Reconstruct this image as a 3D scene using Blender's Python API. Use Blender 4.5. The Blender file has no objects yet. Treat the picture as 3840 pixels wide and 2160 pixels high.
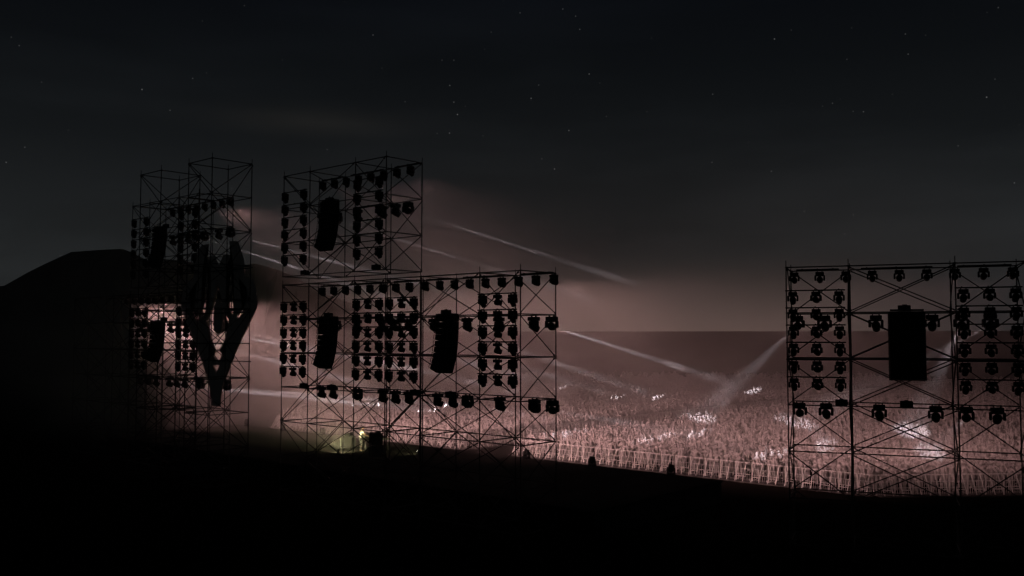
import bpy, bmesh, math, random
import numpy as np
from mathutils import Vector, Matrix, Euler

random.seed(7)
rng = np.random.default_rng(11)
S = bpy.context.scene
COL = S.collection
PI = math.pi
R = math.radians

# ------------------------------------------------------------------ camera
CAM_Z = 9.49
F_PX = 3447.0                     # focal length in pixels of the 3840-wide frame
YAW, PITCH = R(41.549), R(2.997)
cam_d = bpy.data.cameras.new('camera')
cam = bpy.data.objects.new('camera', cam_d)
COL.objects.link(cam)
cam.location = (0, 0, CAM_Z)
cam.rotation_euler = (PI / 2 + PITCH, 0, YAW)
cam_d.sensor_width = 36.0
cam_d.lens = 36.0 * F_PX / 3840.0
cam_d.clip_start = 0.1
cam_d.clip_end = 6000
S.camera = cam

# ------------------------------------------------------------------ world: night sky
W = bpy.data.worlds.new('World')
S.world = W
W.use_nodes = True
nt = W.node_tree
nt.nodes.clear()
N = lambda t, k: t.nodes.new(k)
geo = N(nt, 'ShaderNodeTexCoord')
sep = N(nt, 'ShaderNodeSeparateXYZ'); nt.links.new(geo.outputs['Generated'], sep.inputs[0])
ramp = N(nt, 'ShaderNodeValToRGB')
nt.links.new(sep.outputs['Z'], ramp.inputs['Fac'])
e = ramp.color_ramp.elements
e[0].position = 0.0;  e[0].color = (0.0285, 0.031, 0.032, 1)
e[1].position = 0.60; e[1].color = (0.0012, 0.0017, 0.0024, 1)
for pos, c in ((0.05, (0.0255, 0.0275, 0.0285)), (0.12, (0.0170, 0.0188, 0.0200)), (0.20, (0.0086, 0.0100, 0.0112)),
               (0.28, (0.0047, 0.0057, 0.0069)), (0.36, (0.0027, 0.0034, 0.0050))):
    x = e.new(pos); x.color = (*c, 1)
# faint thin cloud streaks
nz = N(nt, 'ShaderNodeTexNoise'); nz.inputs['Scale'].default_value = 2.2; nz.inputs['Detail'].default_value = 4
mp = N(nt, 'ShaderNodeMapping'); mp.inputs['Scale'].default_value = (1, 1, 5); mp.inputs['Location'].default_value = (0.3, 0.1, 0.2)
nt.links.new(geo.outputs['Generated'], mp.inputs[0]); nt.links.new(mp.outputs[0], nz.inputs['Vector'])
mr = N(nt, 'ShaderNodeMapRange'); mr.inputs['From Min'].default_value = 0.45; mr.inputs['From Max'].default_value = 0.75
mr.inputs['To Min'].default_value = 0.90; mr.inputs['To Max'].default_value = 1.40
nt.links.new(nz.outputs['Fac'], mr.inputs['Value'])
mul = N(nt, 'ShaderNodeMix'); mul.data_type = 'RGBA'; mul.blend_type = 'MULTIPLY'; mul.inputs['Factor'].default_value = 1
nt.links.new(ramp.outputs['Color'], mul.inputs[6]); nt.links.new(mr.outputs[0], mul.inputs[7])
# stars
vo = N(nt, 'ShaderNodeTexVoronoi'); vo.inputs['Scale'].default_value = 115; vo.feature = 'F1'
nt.links.new(geo.outputs['Generated'], vo.inputs['Vector'])
sm = N(nt, 'ShaderNodeMapRange'); sm.inputs['From Min'].default_value = 0.0; sm.inputs['From Max'].default_value = 0.10
sm.inputs['To Min'].default_value = 1; sm.inputs['To Max'].default_value = 0
nt.links.new(vo.outputs['Distance'], sm.inputs['Value'])
sepc = N(nt, 'ShaderNodeSeparateColor'); nt.links.new(vo.outputs['Color'], sepc.inputs[0])
pw = N(nt, 'ShaderNodeMath'); pw.operation = 'POWER'; pw.inputs[1].default_value = 9
nt.links.new(sepc.outputs[0], pw.inputs[0])
st = N(nt, 'ShaderNodeMath'); st.operation = 'MULTIPLY'
nt.links.new(sm.outputs[0], st.inputs[0]); nt.links.new(pw.outputs[0], st.inputs[1])
st2 = N(nt, 'ShaderNodeMath'); st2.operation = 'MULTIPLY'; st2.inputs[1].default_value = 0.15
nt.links.new(st.outputs[0], st2.inputs[0])
add = N(nt, 'ShaderNodeMix'); add.data_type = 'RGBA'; add.blend_type = 'ADD'; add.inputs['Factor'].default_value = 1
nt.links.new(mul.outputs[2], add.inputs[6]); nt.links.new(st2.outputs[0], add.inputs[7])
# sky made brighter and warmer in one direction, low over the horizon
dt = N(nt, 'ShaderNodeVectorMath'); dt.operation = 'DOT_PRODUCT'; dt.inputs[1].default_value = (-0.595, 0.804, 0.0)
nt.links.new(geo.outputs['Generated'], dt.inputs[0])
ga = N(nt, 'ShaderNodeMapRange'); ga.interpolation_type = 'SMOOTHSTEP'
ga.inputs['From Min'].default_value = 0.925; ga.inputs['From Max'].default_value = 1.0
nt.links.new(dt.outputs['Value'], ga.inputs['Value'])
ge = N(nt, 'ShaderNodeMapRange'); ge.interpolation_type = 'SMOOTHSTEP'
ge.inputs['From Min'].default_value = -0.01; ge.inputs['From Max'].default_value = 0.095
ge.inputs['To Min'].default_value = 1; ge.inputs['To Max'].default_value = 0
nt.links.new(sep.outputs['Z'], ge.inputs['Value'])
gm = N(nt, 'ShaderNodeMath'); gm.operation = 'MULTIPLY'
nt.links.new(ga.outputs[0], gm.inputs[0]); nt.links.new(ge.outputs[0], gm.inputs[1])
gc = N(nt, 'ShaderNodeVectorMath'); gc.operation = 'SCALE'; gc.inputs[0].default_value = (0.082, 0.069, 0.059)
nt.links.new(gm.outputs[0], gc.inputs['Scale'])
add2 = N(nt, 'ShaderNodeMix'); add2.data_type = 'RGBA'; add2.blend_type = 'ADD'; add2.inputs['Factor'].default_value = 1
nt.links.new(add.outputs[2], add2.inputs[6]); nt.links.new(gc.outputs[0], add2.inputs[7])
# one long faint cloud, upper left
def vdot(vec, scale):
    n_ = N(nt, 'ShaderNodeVectorMath'); n_.operation = 'DOT_PRODUCT'; n_.inputs[1].default_value = tuple(c_ / scale for c_ in vec)
    nt.links.new(geo.outputs['Generated'], n_.inputs[0])
    return n_.outputs['Value']
def gauss(parts):
    acc = None
    for val, off in parts:
        s_ = N(nt, 'ShaderNodeMath'); s_.operation = 'SUBTRACT'; s_.inputs[1].default_value = off; nt.links.new(val, s_.inputs[0])
        p_ = N(nt, 'ShaderNodeMath'); p_.operation = 'MULTIPLY'; nt.links.new(s_.outputs[0], p_.inputs[0]); nt.links.new(s_.outputs[0], p_.inputs[1])
        if acc is None: acc = p_.outputs[0]
        else:
            a_ = N(nt, 'ShaderNodeMath'); a_.operation = 'ADD'; nt.links.new(acc, a_.inputs[0]); nt.links.new(p_.outputs[0], a_.inputs[1]); acc = a_.outputs[0]
    m_ = N(nt, 'ShaderNodeMath'); m_.operation = 'MULTIPLY'; m_.inputs[1].default_value = -1; nt.links.new(acc, m_.inputs[0])
    x_ = N(nt, 'ShaderNodeMath'); x_.operation = 'EXPONENT'; nt.links.new(m_.outputs[0], x_.inputs[0])
    return x_.outputs[0]
cl = gauss([(vdot((0.5875, 0.8092, 0.0), 0.085), 0.0), (vdot((0.0, 0.0, 1.0), 0.013), 0.224 / 0.013)])
cn = N(nt, 'ShaderNodeMath'); cn.operation = 'MULTIPLY'; nt.links.new(cl, cn.inputs[0]); nt.links.new(mr.outputs[0], cn.inputs[1])
cc = N(nt, 'ShaderNodeVectorMath'); cc.operation = 'SCALE'; cc.inputs[0].default_value = (0.0058, 0.0048, 0.0036)
nt.links.new(cn.outputs[0], cc.inputs['Scale'])
add3 = N(nt, 'ShaderNodeMix'); add3.data_type = 'RGBA'; add3.blend_type = 'ADD'; add3.inputs['Factor'].default_value = 1
nt.links.new(add2.outputs[2], add3.inputs[6]); nt.links.new(cc.outputs[0], add3.inputs[7])
# wide warm cast above the lit field
wa = N(nt, 'ShaderNodeMapRange'); wa.interpolation_type = 'SMOOTHSTEP'
wa.inputs['From Min'].default_value = 0.86; wa.inputs['From Max'].default_value = 1.0
nt.links.new(dt.outputs['Value'], wa.inputs['Value'])
we = N(nt, 'ShaderNodeMapRange'); we.interpolation_type = 'SMOOTHSTEP'
we.inputs['From Min'].default_value = 0.0; we.inputs['From Max'].default_value = 0.30; we.inputs['To Min'].default_value = 1; we.inputs['To Max'].default_value = 0
nt.links.new(sep.outputs['Z'], we.inputs['Value'])
wm = N(nt, 'ShaderNodeMath'); wm.operation = 'MULTIPLY'; nt.links.new(wa.outputs[0], wm.inputs[0]); nt.links.new(we.outputs[0], wm.inputs[1])
wc = N(nt, 'ShaderNodeMix'); wc.data_type = 'RGBA'; wc.blend_type = 'MULTIPLY'
wc.inputs[7].default_value = (1.06, 0.86, 0.80, 1)
nt.links.new(wm.outputs[0], wc.inputs['Factor']); nt.links.new(add3.outputs[2], wc.inputs[6])
bg = N(nt, 'ShaderNodeBackground'); bg.inputs['Strength'].default_value = 0.93
nt.links.new(wc.outputs[2], bg.inputs['Color'])
wo = N(nt, 'ShaderNodeOutputWorld'); nt.links.new(bg.outputs[0], wo.inputs['Surface'])

S.view_settings.view_transform = 'Standard'
S.view_settings.look = 'None'
S.view_settings.exposure = 0.0
S.view_settings.gamma = 1.0
S.render.engine = 'CYCLES'
S.cycles.use_denoising = True
S.cycles.volume_bounces = 0
S.cycles.max_bounces = 4
S.cycles.diffuse_bounces = 1
S.cycles.glossy_bounces = 1
S.cycles.sample_clamp_indirect = 2.0

# light levels (watts)
P_WASH = 1090.0
P_BEAM = 400000.0
P_DJ = 1250.0
C_WASH = (1.0, 0.55, 0.515)
C_BEAM = (0.95, 0.83, 0.90)
C_DJ = (1.0, 0.87, 0.46)

# ------------------------------------------------------------------ materials
def mat(name, col, rough=0.7, metal=0.0, bump=0.0, var=0.0, scale=6.0, spec=0.3):
    m = bpy.data.materials.new(name); m.use_nodes = True
    t = m.node_tree; b = t.nodes['Principled BSDF']
    b.inputs['Roughness'].default_value = rough; b.inputs['Metallic'].default_value = metal
    b.inputs['Specular IOR Level'].default_value = spec
    b.inputs['Base Color'].default_value = (*col, 1)
    if var > 0 or bump > 0:
        tc = t.nodes.new('ShaderNodeTexCoord')
        n = t.nodes.new('ShaderNodeTexNoise'); n.inputs['Scale'].default_value = scale; n.inputs['Detail'].default_value = 5
        t.links.new(tc.outputs['Object'], n.inputs['Vector'])
        if var > 0:
            mr = t.nodes.new('ShaderNodeMapRange')
            mr.inputs['From Min'].default_value = 0.3; mr.inputs['From Max'].default_value = 0.7
            mr.inputs['To Min'].default_value = 1 - var; mr.inputs['To Max'].default_value = 1 + var
            t.links.new(n.outputs['Fac'], mr.inputs['Value'])
            mx = t.nodes.new('ShaderNodeMix'); mx.data_type = 'RGBA'; mx.blend_type = 'MULTIPLY'
            mx.inputs['Factor'].default_value = 1; mx.inputs[6].default_value = (*col, 1)
            t.links.new(mr.outputs[0], mx.inputs[7]); t.links.new(mx.outputs[2], b.inputs['Base Color'])
        if bump > 0:
            bp = t.nodes.new('ShaderNodeBump'); bp.inputs['Strength'].default_value = bump
            t.links.new(n.outputs['Fac'], bp.inputs['Height']); t.links.new(bp.outputs[0], b.inputs['Normal'])
    return m

M = dict(
    steel=mat('galvanised_steel', (0.045, 0.045, 0.047), 0.5, 0.6, var=0.2, scale=3),
    black=mat('black_housing', (0.014, 0.014, 0.015), 0.6, var=0.2, spec=0.2),
    black_rough=mat('black_cabinet_paint', (0.010, 0.010, 0.010), 0.85, bump=0.15, scale=60, spec=0.1),
    grille=mat('speaker_grille', (0.02, 0.02, 0.02), 0.8, bump=0.3, scale=120, spec=0.1),
    barrier=mat('barrier_aluminium', (0.41, 0.40, 0.395), 0.5, 0.15, var=0.08, scale=4),
    tread=mat('worn_tread_plate', (0.06, 0.055, 0.055), 0.6, 0.3, var=0.2, scale=9),
    figure=mat('grey_figure', (0.265, 0.25, 0.247), 0.75, var=0.16, scale=0.9, spec=0.15),
    deck=mat('black_stage_deck', (0.030, 0.029, 0.027), 0.9, var=0.25, scale=0.6, spec=0.0),
    ground=mat('field_ground', (0.009, 0.0075, 0.0068), 0.95, var=0.3, scale=0.35, bump=0.2, spec=0.0),
    hill=mat('bare_hillside', (0.07, 0.055, 0.042), 0.95, var=0.3, scale=0.02, spec=0.02),
    emblem=mat('emblem_panel_paint', (0.62, 0.55, 0.48), 0.6, var=0.1, scale=1.5),
    shirt=mat('white_cotton', (0.72, 0.71, 0.68), 0.9, var=0.05, scale=8),
    trousers=mat('grey_denim', (0.07, 0.068, 0.066), 0.9, var=0.15, scale=12),
    skin=mat('skin', (0.52, 0.33, 0.23), 0.6),
    hair=mat('dark_hair', (0.03, 0.022, 0.018), 0.7),
    rubber=mat('dark_gear', (0.03, 0.03, 0.03), 0.5),
    table=mat('table_top_grey', (0.22, 0.215, 0.20), 0.5, var=0.1),
)
def emit(name, col, s):
    m = bpy.data.materials.new(name); m.use_nodes = True
    b = m.node_tree.nodes['Principled BSDF']
    b.inputs['Base Color'].default_value = (0.05, 0.05, 0.05, 1)
    b.inputs['Emission Color'].default_value = (*col, 1); b.inputs['Emission Strength'].default_value = s
    return m
M['lens_off'] = mat('dark_glass_lens', (0.01, 0.01, 0.012), 0.1, spec=0.5)
M['lens_wash'] = emit('lit_wash_lens', (1.0, 0.7, 0.63), 3.0)
M['lens_beam'] = emit('lit_beam_lens', (0.95, 0.86, 0.92), 12.0)
M['lens_floor'] = emit('lit_floor_lens', (1.0, 0.93, 0.72), 6.0)

# ------------------------------------------------------------------ object helpers
def tag(o, label=None, cat=None, group=None, kind=None):
    if label: o['label'] = label
    if cat: o['category'] = cat
    if group: o['group'] = group
    if kind: o['kind'] = kind
    return o

def empty(name, loc=(0, 0, 0), rz=0.0):
    o = bpy.data.objects.new(name, None); COL.objects.link(o)
    o.location = loc; o.rotation_euler = (0, 0, rz); o.empty_display_size = 0.2
    return o

def link(name, me, parent=None, mw=None):
    o = bpy.data.objects.new(name, me); COL.objects.link(o)
    if parent: o.parent = parent
    if mw is not None: o.matrix_local = mw
    return o

def mesh(name, bm, m, smooth=False):
    bmesh.ops.recalc_face_normals(bm, faces=bm.faces)
    me = bpy.data.meshes.new(name); bm.to_mesh(me); bm.free()
    for mm in (m if isinstance(m, (list, tuple)) else [m]): me.materials.append(mm)
    if smooth:
        for p in me.polygons: p.use_smooth = True
    return me

def box(bm, c, s, rot=None, bevel=0.0, mi=0):
    g = bmesh.ops.create_cube(bm, size=1.0)
    vs = g['verts']
    mx = Matrix.Translation(c) @ ((rot or Matrix.Identity(4))) @ Matrix.Diagonal((*s, 1))
    bmesh.ops.transform(bm, matrix=mx, verts=vs)
    fs = set(f for v in vs for f in v.link_faces)
    for f in fs: f.material_index = mi
    if bevel > 0:
        es = list(set(ed for v in vs for ed in v.link_edges))
        bmesh.ops.bevel(bm, geom=es, offset=bevel, segments=1, affect='EDGES', profile=0.5)

def cyl(bm, p1, p2, r1, r2=None, seg=8, mi=0):
    p1, p2 = Vector(p1), Vector(p2); d = p2 - p1
    q = d.to_track_quat('Z', 'Y').to_matrix().to_4x4()
    g = bmesh.ops.create_cone(bm, cap_ends=True, segments=seg, radius1=r1, radius2=r1 if r2 is None else r2, depth=d.length)
    bmesh.ops.transform(bm, matrix=Matrix.Translation((p1 + p2) / 2) @ q, verts=g['verts'])
    for f in set(f for v in g['verts'] for f in v.link_faces): f.material_index = mi

def sphere(bm, c, s, seg=10, mi=0):
    g = bmesh.ops.create_uvsphere(bm, u_segments=seg, v_segments=max(5, seg * 2 // 3), radius=1.0)
    bmesh.ops.transform(bm, matrix=Matrix.Translation(c) @ Matrix.Diagonal((*s, 1)), verts=g['verts'])

_tube = {}
def tube(name, p1, p2, parent, r=0.0275, m='steel'):
    """a scaffold tube between two points, its mesh shared by length"""
    p1, p2 = Vector(p1), Vector(p2); d = p2 - p1
    key = (round(d.length, 2), r, m)
    if key not in _tube:
        bm = bmesh.new(); L = d.length
        cyl(bm, (0, 0, 0), (0, 0, L), r, seg=8)
        if r > 0.02:                                  # wedge heads at both ends
            box(bm, (0, 0, 0.05), (0.06, 0.06, 0.09)); box(bm, (0, 0, L - 0.05), (0.06, 0.06, 0.09))
        _tube[key] = mesh(name, bm, M[m])
    return link(name, _tube[key], parent, Matrix.Translation(p1) @ d.to_track_quat('Z', 'Y').to_matrix().to_4x4())

# ------------------------------------------------------------------ the setting
CX = -51.15                                           # centre line of the stage
def grid_mesh(name, xs, ys, zf, m, smooth=False):
    v = [(x, y, zf(x, y)) for y in ys for x in xs]
    nx = len(xs)
    f = [(j * nx + i, j * nx + i + 1, (j + 1) * nx + i + 1, (j + 1) * nx + i) for j in range(len(ys) - 1) for i in range(nx - 1)]
    me = bpy.data.meshes.new(name); me.from_pydata(v, [], f); me.materials.append(m)
    if smooth:
        for p in me.polygons: p.use_smooth = True
    return me

def ray_xy(u, v):
    """horizontal direction and rise per metre of the line of sight through a point of the 3840x2160 frame"""
    x = (u - 1920) / F_PX; y = -(v - 1080) / F_PX
    cp, sp = math.cos(PITCH), math.sin(PITCH)
    d = Vector((x, cp - y * sp, sp + y * cp))
    c, s = math.cos(-YAW), math.sin(-YAW)
    D = Vector((d.x * c + d.y * s, -d.x * s + d.y * c, d.z))
    return D / math.hypot(D.x, D.y)
def on_ground(u, v, z=1.5):
    D = ray_xy(u, v); t = (z - CAM_Z) / D.z
    return Vector((0, 0, CAM_Z)) + D * t

# flat field, rising to a low far ridge that makes the horizon
def ground_z(x, y):
    r = math.hypot(x, y)
    return 0.0 if r < 420 else 13.3 * min(1, (r - 420) / 330) ** 1.5 if r < 750 else 13.3
rs = [0, 15, 30, 45, 60, 80, 110, 150, 200, 280, 350, 420, 470, 530, 600, 680, 750, 770, 1100, 1700]
v, f = [], []
NA = 120
for r_ in rs:
    for k in range(NA):
        a = 2 * PI * k / NA
        v.append((r_ * math.cos(a), r_ * math.sin(a), ground_z(r_, 0) if r_ <= 750 else 13.3 - (r_ - 750) * 0.02))
for j in range(len(rs) - 1):
    for k in range(NA):
        f.append((j * NA + k, j * NA + (k + 1) % NA, (j + 1) * NA + (k + 1) % NA, (j + 1) * NA + k))
me = bpy.data.meshes.new('ground'); me.from_pydata(v, [], f); me.materials.append(M['ground'])
tag(link('ground', me), kind='structure')

HILL = [(-560, 1140), (-300, 1105), (0, 1073), (17, 1071), (103, 1022), (176, 986), (266, 945), (373, 937), (459, 933), (497, 948), (552, 976),
        (573, 983), (635, 974), (690, 978), (760, 990), (897, 997), (956, 988), (1000, 1000), (1040, 1011), (1115, 1040),
        (1181, 1086), (1218, 1103), (1328, 1139), (1396, 1171), (1500, 1215), (1580, 1243), (1700, 1262)]
v, f = [], []
prof = [(430, 0.0), (480, 0.35), (540, 0.78), (600, 1.0), (680, 0.8), (800, 0.3), (900, -0.05)]
for j, (r_, h) in enumerate(prof):
    for k, (u, vv) in enumerate(HILL):
        D = ray_xy(u, vv)
        top = CAM_Z + D.z * 600
        jit = 1.0 if j == 3 else 1 + 0.10 * math.sin(k * 2.3 + j * 1.7)
        v.append((D.x * r_, D.y * r_, min(top * h * jit, CAM_Z + D.z * r_ - 0.4) if j != 3 else top))
nk = len(HILL)
for j in range(len(prof) - 1):
    for k in range(nk - 1):
        f.append((j * nk + k, j * nk + k + 1, (j + 1) * nk + k + 1, (j + 1) * nk + k))
me = bpy.data.meshes.new('hills'); me.from_pydata(v, [], f); me.materials.append(M['hill'])
tag(link('hills', me), kind='structure')

# stage deck on its own legs, with a dark skirt
DECK_Z = 1.27
SX0, SX1, SY0, SY1 = CX - 25, CX + 25, 35.2, 47.6
bm = bmesh.new()
nx, ny = 24, 6
for i in range(nx):
    for j in range(ny):
        dx, dy = (SX1 - SX0) / nx, (SY1 - SY0) / ny
        box(bm, (SX0 + dx * (i + .5), SY0 + dy * (j + .5), DECK_Z - 0.04), (dx - 0.012, dy - 0.012, 0.08))
box(bm, (CX, SY1 - 0.03, DECK_Z / 2 - 0.06), (SX1 - SX0 - 0.1, 0.04, DECK_Z - 0.14))
box(bm, (SX1 - 0.03, (SY0 + SY1) / 2, DECK_Z / 2 - 0.06), (0.04, SY1 - SY0 - 0.2, DECK_Z - 0.14))
box(bm, (SX0 + 0.03, (SY0 + SY1) / 2, DECK_Z / 2 - 0.06), (0.04, SY1 - SY0 - 0.2, DECK_Z - 0.14))
tag(link('stage_floor', mesh('stage_floor', bm, M['deck'])), kind='structure')

# ------------------------------------------------------------------ moving-head lamps
PIV = -0.385
def fixture_meshes(k):
    out = {}
    bm = bmesh.new()
    box(bm, (0, 0, -0.105 * k), (0.37 * k, 0.27 * k, 0.14 * k), bevel=0.012)
    for x in (-0.1, 0.1):
        box(bm, (x * k, 0, -0.025 * k), (0.04 * k, 0.06 * k, 0.05 * k))
    box(bm, (0.0, 0.137 * k, -0.105 * k), (0.16 * k, 0.012, 0.08 * k))
    out['base'] = mesh('base', bm, M['black'])
    bm = bmesh.new()
    cyl(bm, (0, 0, -0.165 * k), (0, 0, -0.20 * k), 0.11 * k, seg=16)
    box(bm, (0, 0, -0.205 * k), (0.45 * k, 0.17 * k, 0.05 * k), bevel=0.012)
    for s in (-1, 1):
        bx = s * 0.195 * k
        box(bm, (bx, 0, -0.315 * k), (0.075 * k, 0.19 * k, 0.24 * k), bevel=0.018)
        cyl(bm, (s * 0.15 * k, 0, PIV * k), (s * 0.165 * k, 0, PIV * k), 0.05 * k, seg=10)
    out['yoke'] = mesh('yoke', bm, M['black'])
    bm = bmesh.new()                                   # head along +Y, pivot at origin
    prof = [(-0.165, 0.06), (-0.15, 0.10), (-0.10, 0.132), (0.0, 0.142), (0.08, 0.130), (0.14, 0.118), (0.19, 0.122), (0.20, 0.118), (0.20, 0.10)]
    seg = 16; rings = []
    for y, r_ in prof:
        rings.append([bm.verts.new((r_ * k * math.cos(2 * PI * i / seg), y * k, r_ * k * math.sin(2 * PI * i / seg))) for i in range(seg)])
    for a, b in zip(rings, rings[1:]):
        for i in range(seg): bm.faces.new((a[i], a[(i + 1) % seg], b[(i + 1) % seg], b[i]))
    bm.faces.new(rings[0][::-1]); bm.faces.new(rings[-1])
    for i in range(5):                                 # cooling fins
        box(bm, (0, (-0.12 + i * 0.03) * k, 0.125 * k), (0.12 * k, 0.010 * k, 0.03 * k))
    out['head'] = mesh('head', bm, M['black'])
    for key in ('lens_off', 'lens_wash', 'lens_beam'):
        bm = bmesh.new(); cyl(bm, (0, 0.2005 * k, 0), (0, 0.208 * k, 0), 0.095 * k, 0.085 * k, seg=16)
        out[key] = mesh('lens', bm, M[key])
    return out
FX = {'small': fixture_meshes(1.0), 'large': fixture_meshes(1.36)}
KS = {'small': 1.0, 'large': 1.36}
LAMPS = []

def lamp(kind, wloc, rz, pan, tilt, label, group, lit=None, target=None):
    """moving head hung at wloc; pan about the vertical, tilt below the horizontal; lit = 'wash' / 'beam'"""
    k = KS[kind]; ms = FX[kind]
    t = empty('moving_head_lamp', wloc, rz)
    tag(t, label, 'stage lamp', group)
    link('base', ms['base'], t)
    if target is not None:
        piv = Vector(wloc) + Vector((0, 0, PIV * k))
        d = Vector(target) - piv
        pan = math.atan2(-d.x, d.y) - rz
        tilt = math.atan2(-d.z, math.hypot(d.x, d.y))
    link('yoke', ms['yoke'], t, Matrix.Rotation(pan, 4, 'Z'))
    h = link('head', ms['head'], t, Matrix.Translation((0, 0, PIV * k)) @ Matrix.Rotation(pan, 4, 'Z') @ Matrix.Rotation(-tilt, 4, 'X'))
    lk = {'wash': 'lens_wash', 'beam': 'lens_beam'}.get(lit, 'lens_off')
    link('lens', ms[lk], h)
    if lit:
        LAMPS.append((lit, h, k))
    return t

# ------------------------------------------------------------------ scaffold towers
def standard_mesh(L):
    bm = bmesh.new()
    cyl(bm, (0, 0, 0), (0, 0, L), 0.0285, seg=8)
    z = 0.0
    while z <= L + 0.01:                               # rosettes every half metre
        cyl(bm, (0, 0, z - 0.005), (0, 0, z + 0.005), 0.062, seg=10)
        z += 0.5
    cyl(bm, (0, 0, L), (0, 0, L + 0.30), 0.019, seg=8)
    return mesh('standard', bm, M['steel'])
def base_mesh(h):
    bm = bmesh.new()
    box(bm, (0, 0, 0.004), (0.15, 0.15, 0.008)); cyl(bm, (0, 0, 0.008), (0, 0, h), 0.018, seg=8); cyl(bm, (0, 0, h - 0.06), (0, 0, h), 0.045, seg=8)
    return mesh('base_jack', bm, M['steel'])
_std = {}

def scaffold(origin, rz, bays, d, ztop, lifts, label, group, jack=0.0, mirror=False, sides='all'):
    """local frame: x along the row, y towards the audience; z is measured from the foot of the standards"""
    W_ = [0]
    for b in bays: W_.append(W_[-1] + b)
    L = 2.0 * lifts
    t = empty('scaffold_tower', (origin[0], origin[1], ztop - L), rz)
    tag(t, label, 'scaffold', group)
    if L not in _std: _std[L] = standard_mesh(L)
    for x in W_:
        for y in (0, d):
            link('standard', _std[L], t, Matrix.Translation((x, y, 0)))
            if jack > 0:
                if ('j', jack) not in _std: _std[('j', jack)] = base_mesh(jack)
                link('base_jack', _std[('j', jack)], t, Matrix.Translation((x, y, -jack)))
    for k in range(lifts + 1):
        z = k * 2.0
        for i, b in enumerate(bays):
            for y in (0, d): tube('ledger', (W_[i], y, z), (W_[i + 1], y, z), t)
        for x in W_: tube('ledger', (x, 0, z + 0.004), (x, d, z + 0.004), t)
    o = 0.05
    for k in range(lifts):                             # k = 0 is the top lift
        zt, zb = L - 2 * k - 0.06, L - 2 * k - 1.94
        for i, b in enumerate(bays):
            x0, x1 = W_[i] + 0.04, W_[i + 1] - 0.04
            dn = (k % 2 == 0) ^ (i == len(bays) - 1 and len(bays) > 1)
            both = len(bays) > 1 and i == 1
            for y, yo in ((0, -o), (d, o)):
                s = dn ^ (y > 0)
                if both or True:
                    if both or s: tube('brace', (x0, y + yo, zt), (x1, y + yo, zb), t, r=0.025)
                    if both or not s: tube('brace', (x1, y + yo * 1.6, zt), (x0, y + yo * 1.6, zb), t, r=0.025)
        for i, x in enumerate(W_):
            xo = x + (o if i == 0 else -o)
            if sides == 'ends' and 0 < i < len(W_) - 1: continue
            if (k + i) % 2 == 0: tube('brace', (xo, 0.04, zt), (xo, d - 0.04, zb), t, r=0.025)
            else: tube('brace', (xo, d - 0.04, zt), (xo, 0.04, zb), t, r=0.025)
    return t

BAYS = [2.57, 4.14, 2.57]
WT = 9.28
ORD = ['first', 'second', 'third', 'fourth', 'fifth', 'sixth', 'seventh', 'eighth', 'ninth']

def frame(origin, rz):
    return Matrix.Translation((origin[0], origin[1], 0)) @ Matrix.Rotation(rz, 4, 'Z')

pipe_mesh = {}
def pipe(Mw, rz, x0, x1, y, z, label, group):
    L = round(x1 - x0, 2)
    if L not in pipe_mesh:
        bm = bmesh.new(); cyl(bm, (0, 0, 0), (L, 0, 0), 0.03, seg=8)
        for x in (0.0, L):
            cyl(bm, (x - 0.005, 0, 0), (x + 0.005, 0, 0), 0.036, seg=8)
        n = 3
        for i in range(n):
            xx = 0.25 + (L - 0.5) * i / (n - 1)
            box(bm, (xx, 0.03, 0.02), (0.05, 0.10, 0.07))
        pipe_mesh[L] = mesh('lighting_pipe', bm, M['black'])
    o = link('lighting_pipe', pipe_mesh[L])
    p = Mw @ Vector((x0, y, z))
    o.location = p; o.rotation_euler = (0, 0, rz)
    tag(o, label, 'pipe', group)
    return o

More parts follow.
